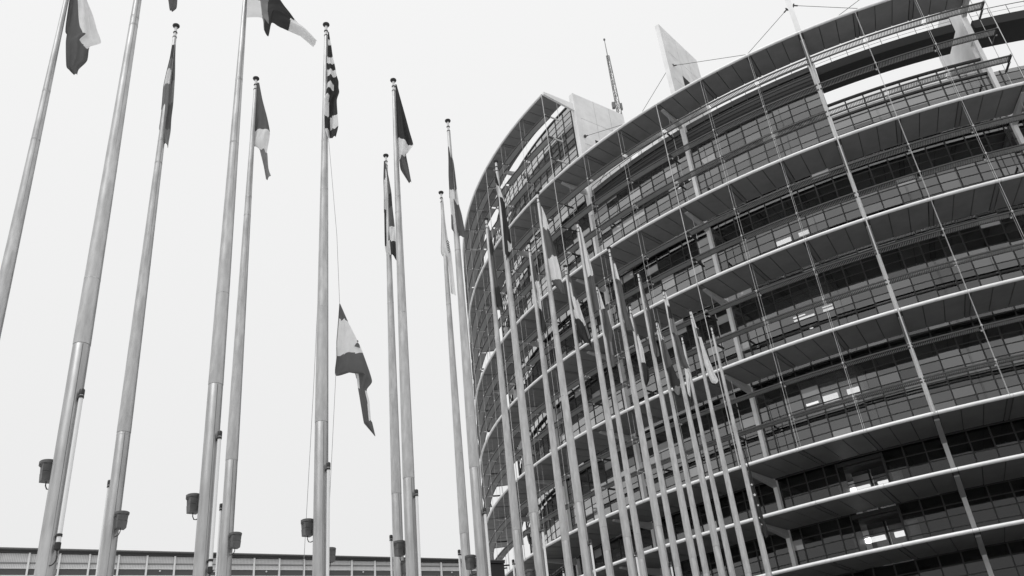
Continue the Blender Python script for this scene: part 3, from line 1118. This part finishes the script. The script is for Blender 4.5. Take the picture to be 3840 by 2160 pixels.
# ------------------------------------------------------------------ flags
FLAG_ROWS = {
    'A': [[0.01,12.13,0.05,12.14],[0.03,11.67,0.13,11.72],[0.04,11.26,0.26,11.36],[0.06,10.82,0.39,11.02],[0.08,10.61,0.48,10.77],[0.1,10.53,0.58,10.53],[0.11,10.37,0.44,10.39],[0.16,10.02,0.44,10.1],[0.19,9.85,0.35,9.9],[0.29,9.76,0.34,9.77]],
    'B': [[0.02,11.8,0.05,11.8],[0.05,11.2,0.2,11.2],[0.15,10.6,0.36,10.6],[0.27,10.15,0.45,10.15],[0.36,9.82,0.48,9.87],[0.4,9.63,0.49,9.67],[0.41,9.56,0.45,9.56]],
    'C': [[-0.02,11.5,0.03,11.52],[-0.03,11.19,0.05,11.21],[-0.05,10.93,0.07,10.96],[-0.07,10.57,0.09,10.69],[-0.06,10.21,0.11,10.23],[-0.06,9.9,0.11,9.92],[-0.06,9.67,0.12,9.66],[-0.01,9.52,0.11,9.46],[0.03,9.41,0.11,9.32]],
    'D': [[-0.0,12.06,0.04,10.56],[0.14,11.91,0.26,10.64],[0.27,11.62,0.3,10.43],[0.34,11.48,0.37,10.32],[0.47,11.3,0.41,10.65],[0.62,11.09,0.52,10.7],[0.74,10.91,0.66,10.62],[0.94,10.74,0.86,10.5],[1.12,10.5,1.06,10.33]],
    'E': [[0.03,11.86,0.06,11.86],[0.02,11.49,0.13,11.48],[0.02,11.04,0.22,11.07],[0.02,10.73,0.29,10.73],[0.02,10.44,0.29,10.61],[0.13,10.32,0.26,10.24],[0.15,10.26,0.27,10.21],[0.22,9.94,0.3,9.89],[0.27,9.64,0.35,9.72]],
    'F': [[0.04,11.78,0.05,11.78],[0.03,11.6,0.07,11.59],[0.03,11.46,0.09,11.46],[0.02,11.17,0.12,11.18],[0.02,11.02,0.15,11.03],[0.02,10.88,0.17,10.9],[0.02,10.74,0.19,10.75],[0.01,10.57,0.22,10.6],[0.01,10.44,0.22,10.45],[-0.0,10.29,0.23,10.34],[-0.01,10.16,0.19,10.19],[-0.01,9.85,0.2,9.88],[0.0,9.59,0.21,9.6],[0.04,9.42,0.17,9.41]],
    'G': [[-0.04,11.81,-0.02,11.81],[-0.06,11.34,0.05,11.34],[-0.06,10.93,0.09,10.97],[-0.07,10.6,0.1,10.6],[-0.08,10.05,0.13,10.12],[-0.08,9.74,0.14,9.77],[-0.06,9.55,0.14,9.33]],
    'H': [[0.04,11.85,0.06,11.85],[0.03,11.22,0.17,11.22],[0.02,10.65,0.26,10.68],[0.03,10.55,0.32,10.34],[0.04,10.2,0.25,10.25],[0.05,10.05,0.18,10.18],[0.07,9.81,0.22,9.83],[0.2,9.52,0.25,9.54]],
    'I': [[0.01,11.79,0.04,11.79],[-0.03,11.13,0.05,11.22],[-0.06,10.71,0.08,10.74],[-0.08,10.37,0.13,10.36],[0.04,10.07,0.14,10.02],[0.06,9.66,0.15,9.66],[0.06,9.34,0.16,9.23]],
    'J': [[-0.03,11.29,-0.01,11.25],[-0.04,10.97,0.05,10.92],[-0.06,10.61,0.07,10.56],[-0.07,10.22,0.08,10.21],[-0.08,10.01,0.1,9.86],[-0.08,9.65,0.13,9.63],[-0.09,9.32,0.16,9.26],[-0.05,9.22,0.17,9.03]],
    'K': [[0.04,11.77,0.06,11.73],[0.03,11.41,0.09,11.41],[0.02,10.95,0.13,10.97],[0.04,10.45,0.13,10.44],[0.04,10.07,0.16,10.06],[0.03,9.71,0.18,9.76],[0.06,9.56,0.2,9.51],[0.18,9.37,0.2,9.36]],
    'L': [[-0.04,11.67,-0.03,11.67],[-0.06,11.37,0.03,11.21],[-0.05,11.04,0.09,10.91],[-0.05,10.53,0.1,10.51],[-0.05,10.28,0.13,10.14],[-0.05,9.87,0.14,9.84],[-0.05,9.53,0.13,9.65],[-0.04,9.4,0.03,9.41]],
    'M': [[0.02,11.58,0.05,11.57],[0.03,11.17,0.11,11.07],[0.03,10.84,0.14,10.83],[0.05,10.6,0.13,10.43],[0.05,10.13,0.12,9.97],[0.06,9.9,0.17,9.54],[0.05,9.5,0.13,9.35]],
    'N': [[0.05,11.59,0.07,11.55],[0.05,11.35,0.13,11.26],[0.03,10.99,0.17,10.88],[0.03,10.6,0.24,10.36],[0.02,10.16,0.24,10.21],[0.05,9.79,0.28,9.81],[0.06,9.63,0.29,9.54],[0.1,9.52,0.32,9.39],[0.26,9.23,0.3,9.22]],
    'O': [[0.05,11.82,0.06,11.75],[0.03,11.47,0.13,11.38],[0.0,11.05,0.19,10.95],[0.02,10.64,0.27,10.4],[0.06,10.4,0.31,10.15],[0.07,9.96,0.37,9.75],[0.17,9.72,0.37,9.51]],
    'P': [[0.04,11.86,0.07,11.81],[0.05,11.44,0.13,11.16],[0.03,10.66,0.19,10.53],[0.04,10.41,0.18,10.43],[0.05,10.36,0.19,10.34],[0.04,9.89,0.2,9.8],[0.04,9.46,0.2,9.49]],
    'Q': [[0.03,11.93,0.05,11.83],[0.02,11.56,0.09,11.53],[0.02,11.21,0.13,11.22],[0.04,11.18,0.18,11.18],[0.04,10.84,0.21,10.74],[0.01,10.49,0.23,10.54],[0.05,10.21,0.16,10.19],[0.04,9.8,0.16,9.81],[0.03,9.46,0.17,9.49]],
    'R': [[0.04,11.65,0.05,11.61],[0.04,11.46,0.09,11.47],[0.02,11.03,0.13,10.96],[0.04,10.89,0.16,10.84],[0.05,10.52,0.16,10.5],[0.04,10.13,0.18,10.1],[0.06,9.8,0.22,9.83],[0.08,9.57,0.26,9.47]],
    'S': [[0.02,11.71,0.04,11.7],[0.05,11.3,0.08,11.29],[0.05,10.97,0.1,10.99],[0.04,10.58,0.16,10.56],[0.02,10.14,0.16,10.07],[0.03,9.99,0.2,9.94],[0.02,9.6,0.19,9.6],[0.04,9.41,0.08,9.39]],
    'T': [[0.03,11.88,0.06,11.88],[0.06,11.55,0.09,11.35],[0.06,11.01,0.13,10.88],[0.07,10.58,0.15,10.35],[0.04,10.03,0.13,9.84],[0.03,9.59,0.15,9.57],[0.04,9.43,0.14,9.4]],
    'U': [[0.03,11.94,0.05,11.9],[0.01,11.56,0.08,11.42],[0.03,11.36,0.12,11.33],[0.0,10.81,0.19,10.77],[0.02,10.4,0.22,10.46],[0.03,10.2,0.29,10.02],[0.09,9.77,0.32,9.76],[0.19,9.52,0.24,9.51]],
    'V': [[0.04,11.93,0.06,11.89],[0.01,11.56,0.09,11.48],[0.02,11.47,0.09,11.45],[-0.02,11.07,0.12,11.03],[-0.01,11.02,0.13,11.01],[-0.06,10.63,0.16,10.52],[0.0,10.55,0.17,10.42],[0.02,10.08,0.21,9.91],[0.06,9.58,0.24,9.61],[0.15,9.5,0.27,9.46]],
    'W': [[0.03,11.94,0.05,11.9],[0.03,11.46,0.09,11.38],[0.05,11.36,0.13,11.34],[0.06,11.06,0.15,11.05],[0.08,11.03,0.16,11.02],[0.08,10.61,0.21,10.48],[0.08,10.18,0.25,10.21],[0.12,9.82,0.31,9.81],[0.16,9.62,0.36,9.6],[0.24,9.54,0.27,9.53]],
    'X': [[0.07,8.0,0.11,7.99],[0.12,7.47,0.16,7.37],[0.06,6.8,0.17,6.78],[0.07,6.45,0.2,6.34],[0.06,5.94,0.21,5.92],[0.11,5.76,0.24,5.7],[0.1,5.56,0.22,5.47],[0.15,5.38,0.23,5.43]],
    'Y': [[-0.12,10.92,-0.07,10.9],[-0.13,10.61,0.04,10.61],[-0.16,10.34,-0.05,10.34],[-0.17,10.04,-0.11,9.86],[-0.15,9.83,-0.08,9.61]],
    'Z': [[0.26,7.77,0.27,7.77],[0.24,7.44,0.39,7.45],[0.21,7.03,0.55,7.05],[0.21,6.75,0.64,6.81],[0.2,6.42,0.76,6.44],[0.51,6.47,0.8,6.27],[0.57,6.12,0.71,6.12],[0.61,5.85,0.75,5.9],[0.65,5.56,0.77,5.56],[0.67,5.49,0.79,5.51],[0.83,5.28,0.84,5.28]],
}
TONES = {
    'A': [(.42, 1, 3)] * 5 + [(.5, 1, 3), 1, 1, 1],
    'B': [1] * 6,
    'C': [1, (.5, 2, 1), (.5, 3, 1), 2, (.55, 2, 1), (.5, 2, 1), 2, 2],
    'D': [(.69, 0, 3), 2, (.85, 2, 0), 0, 0, 0, 3, 3],
    'E': [1, 1, 1, 3, 3, 2, 2, 2],
    'F': [0, 3, 0, 3, 0, 3, 0, (.6, 3, 0), 0, (.3, 3, 0), (.35, 3, 0), (.4, 0, 3), (.3, 3, 0)],
    'Z': [1, 3, 3, 1, 1, (.2, 3, 1), (.75, 1, 3), (.7, 1, 3), 1, 1],
    'G': [1, (.5, 3, 1), (.5, 3, 0), (.5, 0, 1), (.5, 0, 3), (.5, 3, 0)],
    'H': [0, 0, 0, 3, 3, 1, 1],
    'I': [3] * 6,
    'J': [1, 1, 1, 3, (.4, 3, 1), 1, 1],
    'K': [1, 0, 1, 1, 0, 0, 1],
    'L': [0, 3, 0, 0, 0, (.6, 0, 3), 0],
    'M': [1, 1, 3, 3, 0, 0],
    'N': [3, 3, 1, 1, 3, 3, 1, 1],
    'O': [1, (.5, 3, 1), (.25, 0, 3), 3, (.85, 0, 2), 0],
    'P': [3, 3, 3, 1, 1, 1],
    'Q': [3, 3, 1, 1, 1, 1, (.6, 1, 2), 1],
    'R': [1, 3, 1, 1, 1, 1, 1],
    'S': [1, 1, 3, 3, 0, 0, 0],
    'T': [1] * 6,
    'U': [3, 3, 1, 1, 0, 0, 2],
    'V': [3, 3, 0, 2, 2, 1, 1, 1, 1],
    'Y': [3, 3, 3, 0],
    'W': [3, 3, 0, 3, 3, 3, 3, 3, 3],
    'X': [0] * 7,
}
FLAG_LABEL = {
    'A': 'hanging flag, pale right half over a dark rounded lower tip, at the top left corner',
    'B': 'dark lower tip of a flag poking in from the top edge, left of centre',
    'C': 'grey flag wrapped tightly round its pole, third pole from the left',
    'D': 'banded flag blown out to the right with a pale end at the top edge',
    'E': 'limp flag with grey top, pale middle and thin grey tail',
    'F': 'limp flag with many dark and white horizontal stripes',
    'Z': 'flag at half mast on a rope, dark, pale and dark bands with a small crest',
    'G': 'patchy black and white flag wrapped round the lower pole beside the dark triangular flag',
    'H': 'flag with a dark triangular top, white middle and grey tongue',
    'I': 'narrow pale flag with a small dark mark, just left of the tower',
    'J': 'grey flag with a pale patch touching the tower outline',
    'K': 'dark twisted flag in front of the far left canopies',
    'L': 'long dark flag with a thin pale top and a pale patch low down',
    'M': 'slim flag, grey above, pale in the middle and black at the tip',
    'N': 'broad flag, pale top, grey middle and large pale lower part',
    'O': 'flag with a pale diagonal band above a large dark lower corner',
    'P': 'flag with long white upper half and grey lower half',
    'Q': 'flag with a pale point above a long grey fall with a thin white streak',
    'R': 'long grey flag with a small pale part near the top',
    'S': 'pale blade-shaped flag with a black lower end',
    'T': 'long plain dark grey flag hugging its pole',
    'U': 'flag with pale top, dark grey body and a pointed grey lower corner',
    'V': 'flag with pale point, black band, grey band and long grey fall',
    'Y': 'small pale flag with dark tip half hidden behind the banded flag',
    'W': 'long white flag with one black band near the top',
    'X': 'dark flag with small white stars at half height on the rightmost pole',
}


def make_flag(n):
    rows, tones = FLAG_ROWS[n], TONES[n]
    px, py = POLE_XY[n]
    L = math.hypot(px, py)
    az = math.atan2(px, py)
    root = empty('flag', (px, py, 0), -az)
    tag(root, FLAG_LABEL[n], 'flag', 'flags hanging from the flagpoles')
    rnd = random.Random(ord(n) * 13)
    ph, fq = rnd.uniform(0, 6.28), rnd.uniform(0.85, 1.35)
    NC, SUB = 24, 12
    o = MB()
    vs, segi = [], []
    ns = len(rows) - 1
    total = ns * SUB

    def cr_(p0, p1, p2, p3, t):
        # monotone-ish blend between linear and Catmull-Rom
        lin = p1 + (p2 - p1) * t
        c = 0.5 * (2 * p1 + (p2 - p0) * t + (2 * p0 - 5 * p1 + 4 * p2 - p3) * t * t + (3 * p1 - p0 - 3 * p2 + p3) * t ** 3)
        return 0.35 * lin + 0.65 * c
    for i in range(ns):
        r0, r1, r2, r3 = rows[max(i - 1, 0)], rows[i], rows[i + 1], rows[min(i + 2, ns)]
        for s in range(SUB + (1 if i == ns - 1 else 0)):
            t = s / SUB
            q = [cr_(r0[j], r1[j], r2[j], r3[j], t) for j in range(4)]
            w = math.hypot(q[2] - q[0], q[3] - q[1])
            g = (i * SUB + s) / total
            amp = min(0.06, 0.22 * w) * min(1.0, 0.25 + 2.2 * g)
            for c in range(NC + 1):
                u = c / NC
                x, z = q[0] + (q[2] - q[0]) * u, q[1] + (q[3] - q[1]) * u
                f = fq * 6.28 * u + ph + 2.6 * g * math.sin(3 * g + ph)
                y = amp * (math.sin(f) + 0.35 * math.sin(2.3 * f + 1.7 * g * 6)) - 0.03 - 0.10 * w * u
                x += 0.10 * amp * math.cos(f)
                z += 0.012 * math.sin(u * 9 + g * 14 + ph) * min(1, w * 6)
                vs.append((x, y, z + EYE))
    fs, mi = [], []
    for i in range(total):
        for c in range(NC):
            a = i * (NC + 1) + c
            fs.append((a, a + 1, a + NC + 2, a + NC + 1))
            u = (c + 0.5) / NC
            wob = 0.9 * math.sin(u * 5.5 + ph) + 0.5 * math.sin(u * 11 + 2 * ph)
            sgm = max(0, min(ns - 1, int((i + 0.5 + wob * (0.45 if n == 'F' else 1.1)) // SUB)))
            tn = tones[sgm]
            if isinstance(tn, tuple):
                tn = tn[1] if u < tn[0] else tn[2]
            mi.append(tn)
    o.v, o.f, o.mi = vs, fs, mi
    ob = o.build('cloth', list(CLOTH), root, smooth=True)
    hem = MB()
    edge = [vs[i * (NC + 1)] for i in range(total + 1)]
    hem.tube(edge[: max(3, int(len(edge) * 0.55))], 0.006, 5)
    hem.build('hoist_hem', CLOTH[3 if n in 'PW' else 1], root, smooth=True)
    return root, vs, NC, total


marks = {}
for n in sorted(FLAG_ROWS):
    root, vs, NC, total = make_flag(n)
    marks[n] = (root, vs, NC, total)


def on_flag(n, g, u, lift=0.012):
    root, vs, NC, total = marks[n]
    v = vs[int(g * total) * (NC + 1) + int(u * NC)]
    return v[0], v[1] - lift, v[2]


def star(o, c, r):
    vs = [(c[0], c[1] - 0.002, c[2])]
    for k in range(10):
        a = R(90 + 36 * k)
        q = r if k % 2 == 0 else r * 0.42
        vs.append((c[0] + q * math.cos(a), c[1], c[2] + q * math.sin(a)))
    o.add(vs, [(0, k + 1, (k + 1) % 10 + 1) for k in range(10)])


for g, u, r in ((0.27, 0.35, .045), (0.36, 0.45, .055), (0.47, 0.55, .04), (0.58, 0.32, .032), (0.72, 0.15, .035)):
    o = MB()
    star(o, on_flag('X', g, u, 0.03), r)
    o.build('star', CLOTH[3], marks['X'][0])
o = MB()
c = on_flag('Z', 0.255, 0.88, 0.03)
o.add([(c[0] - .045, c[1], c[2] - .03), (c[0] + .05, c[1], c[2] - .06), (c[0] + .045, c[1], c[2] + .0), (c[0] + .01, c[1], c[2] + .045), (c[0] - .02, c[1], c[2] + .02)], [(0, 1, 2, 3, 4)])
o.add([(c[0] + .0, c[1], c[2] + .055), (c[0] + .025, c[1], c[2] + .055), (c[0] + .02, c[1], c[2] + .085), (c[0] + .0, c[1], c[2] + .09)], [(0, 1, 2, 3)])
o.build('crest', CLOTH[1], marks['Z'][0])
o = MB()
c = on_flag('I', 0.45, 0.75, 0.03)
for k in range(5):
    o.tube([(c[0] - .03 + .012 * math.sin(k * 2), c[1], c[2] + .12 - k * .06), (c[0] + .0, c[1], c[2] + .15 - k * .06), (c[0] + .035, c[1], c[2] + .10 - k * .06), (c[0] + .01, c[1], c[2] + .07 - k * .06)], 0.007, 5)
o.build('flag_mark', CLOTH[0], marks['I'][0])

# loose rope of the half-mast flag
zx, zy = POLE_XY['Z']
zaz = math.atan2(zx, zy)
o = MB()
rows = FLAG_ROWS['Z']
o.tube([(0.03, -0.05, HT - 0.35), (rows[0][0] * 0.8, -0.05, 9.2 + EYE), (rows[0][0], -0.03, rows[0][1] + EYE)], 0.004, 5)
o.tube([(rows[4][0], -0.03, rows[4][1] + EYE), (0.10, -0.05, 4.0 + EYE), (0.09, -0.06, 1.0)], 0.004, 5)
rp = o.build('rope', M['rope'], marks['Z'][0])
rp_ = MB()
rp_.tube([(0.0, -0.4, HT - 0.4), (-0.16, -0.4, 6 + EYE), (-0.30, -0.4, 2.0 + EYE), (-0.30, -0.4, 1.0)], 0.004, 5)
rp_.build('rope', M['rope'], marks['Z'][0])

# ------------------------------------------------------------------ trees beside the plaza, mirrored in the lower right windows
M['bark'] = mat('bark', 0.06, 0.9, noise=0.3, scale=6, bump=0.4)
M['leaf'] = mat('leaves', 0.06, 0.6, noise=0.4, scale=1.5)


def make_tree(x, y, h, seed, label):
    rnd = random.Random(seed)
    root = empty('broadleaf_tree', (x, y, 0), rnd.uniform(0, 6))
    tag(root, label, 'tree', 'trees mirrored in the lower right windows')
    tr = MB()
    tr.tube([(0, 0, 0), (0.1, 0, h * .15), (0.05, .1, h * .35), (0.1, 0.1, h * .6), (0, 0, h * .85)], [.38, .30, .24, .14, .04], 10)
    ends = []
    for i in range(16):
        z0 = h * rnd.uniform(.25, .75)
        a = rnd.uniform(0, 6.28)
        ln = h * rnd.uniform(.14, .28) * (1.15 - z0 / h * .6)
        e = Vector((math.cos(a) * ln, math.sin(a) * ln, z0 + ln * rnd.uniform(.4, .9)))
        mid = Vector((math.cos(a) * ln * .5, math.sin(a) * ln * .5, z0 + ln * .3))
        tr.tube([(0.05, 0.05, z0), mid, e], [.10, .06, .02], 6)
        ends += [mid, e, (mid + e) / 2]
    auto_smooth(tr.build('trunk', M['bark'], root), 60)
    lf = MB()
    for k in range(7000):
        c = rnd.choice(ends)
        p = Vector(c) + Vector((rnd.gauss(0, h * .055), rnd.gauss(0, h * .055), rnd.gauss(0, h * .045)))
        u = Vector((rnd.gauss(0, 1), rnd.gauss(0, 1), rnd.gauss(0, .6))).normalized() * rnd.uniform(.08, .15)
        v = u.cross(Vector((rnd.gauss(0, 1), rnd.gauss(0, 1), rnd.gauss(0, 1)))).normalized() * .07
        lf.add([tuple(p - u), tuple(p + v), tuple(p + u), tuple(p - v)], [(0, 1, 2, 3)])
    tag(lf.build('crown', M['leaf'], root), kind='stuff')


make_tree(36.5, 21.0, 17.5, 3, 'leafy tree seen only as a dark reflection in the lowest right windows')
make_tree(44.5, 24.0, 16.0, 5, 'second leafy tree, farther right, mirrored at the right edge of the windows')
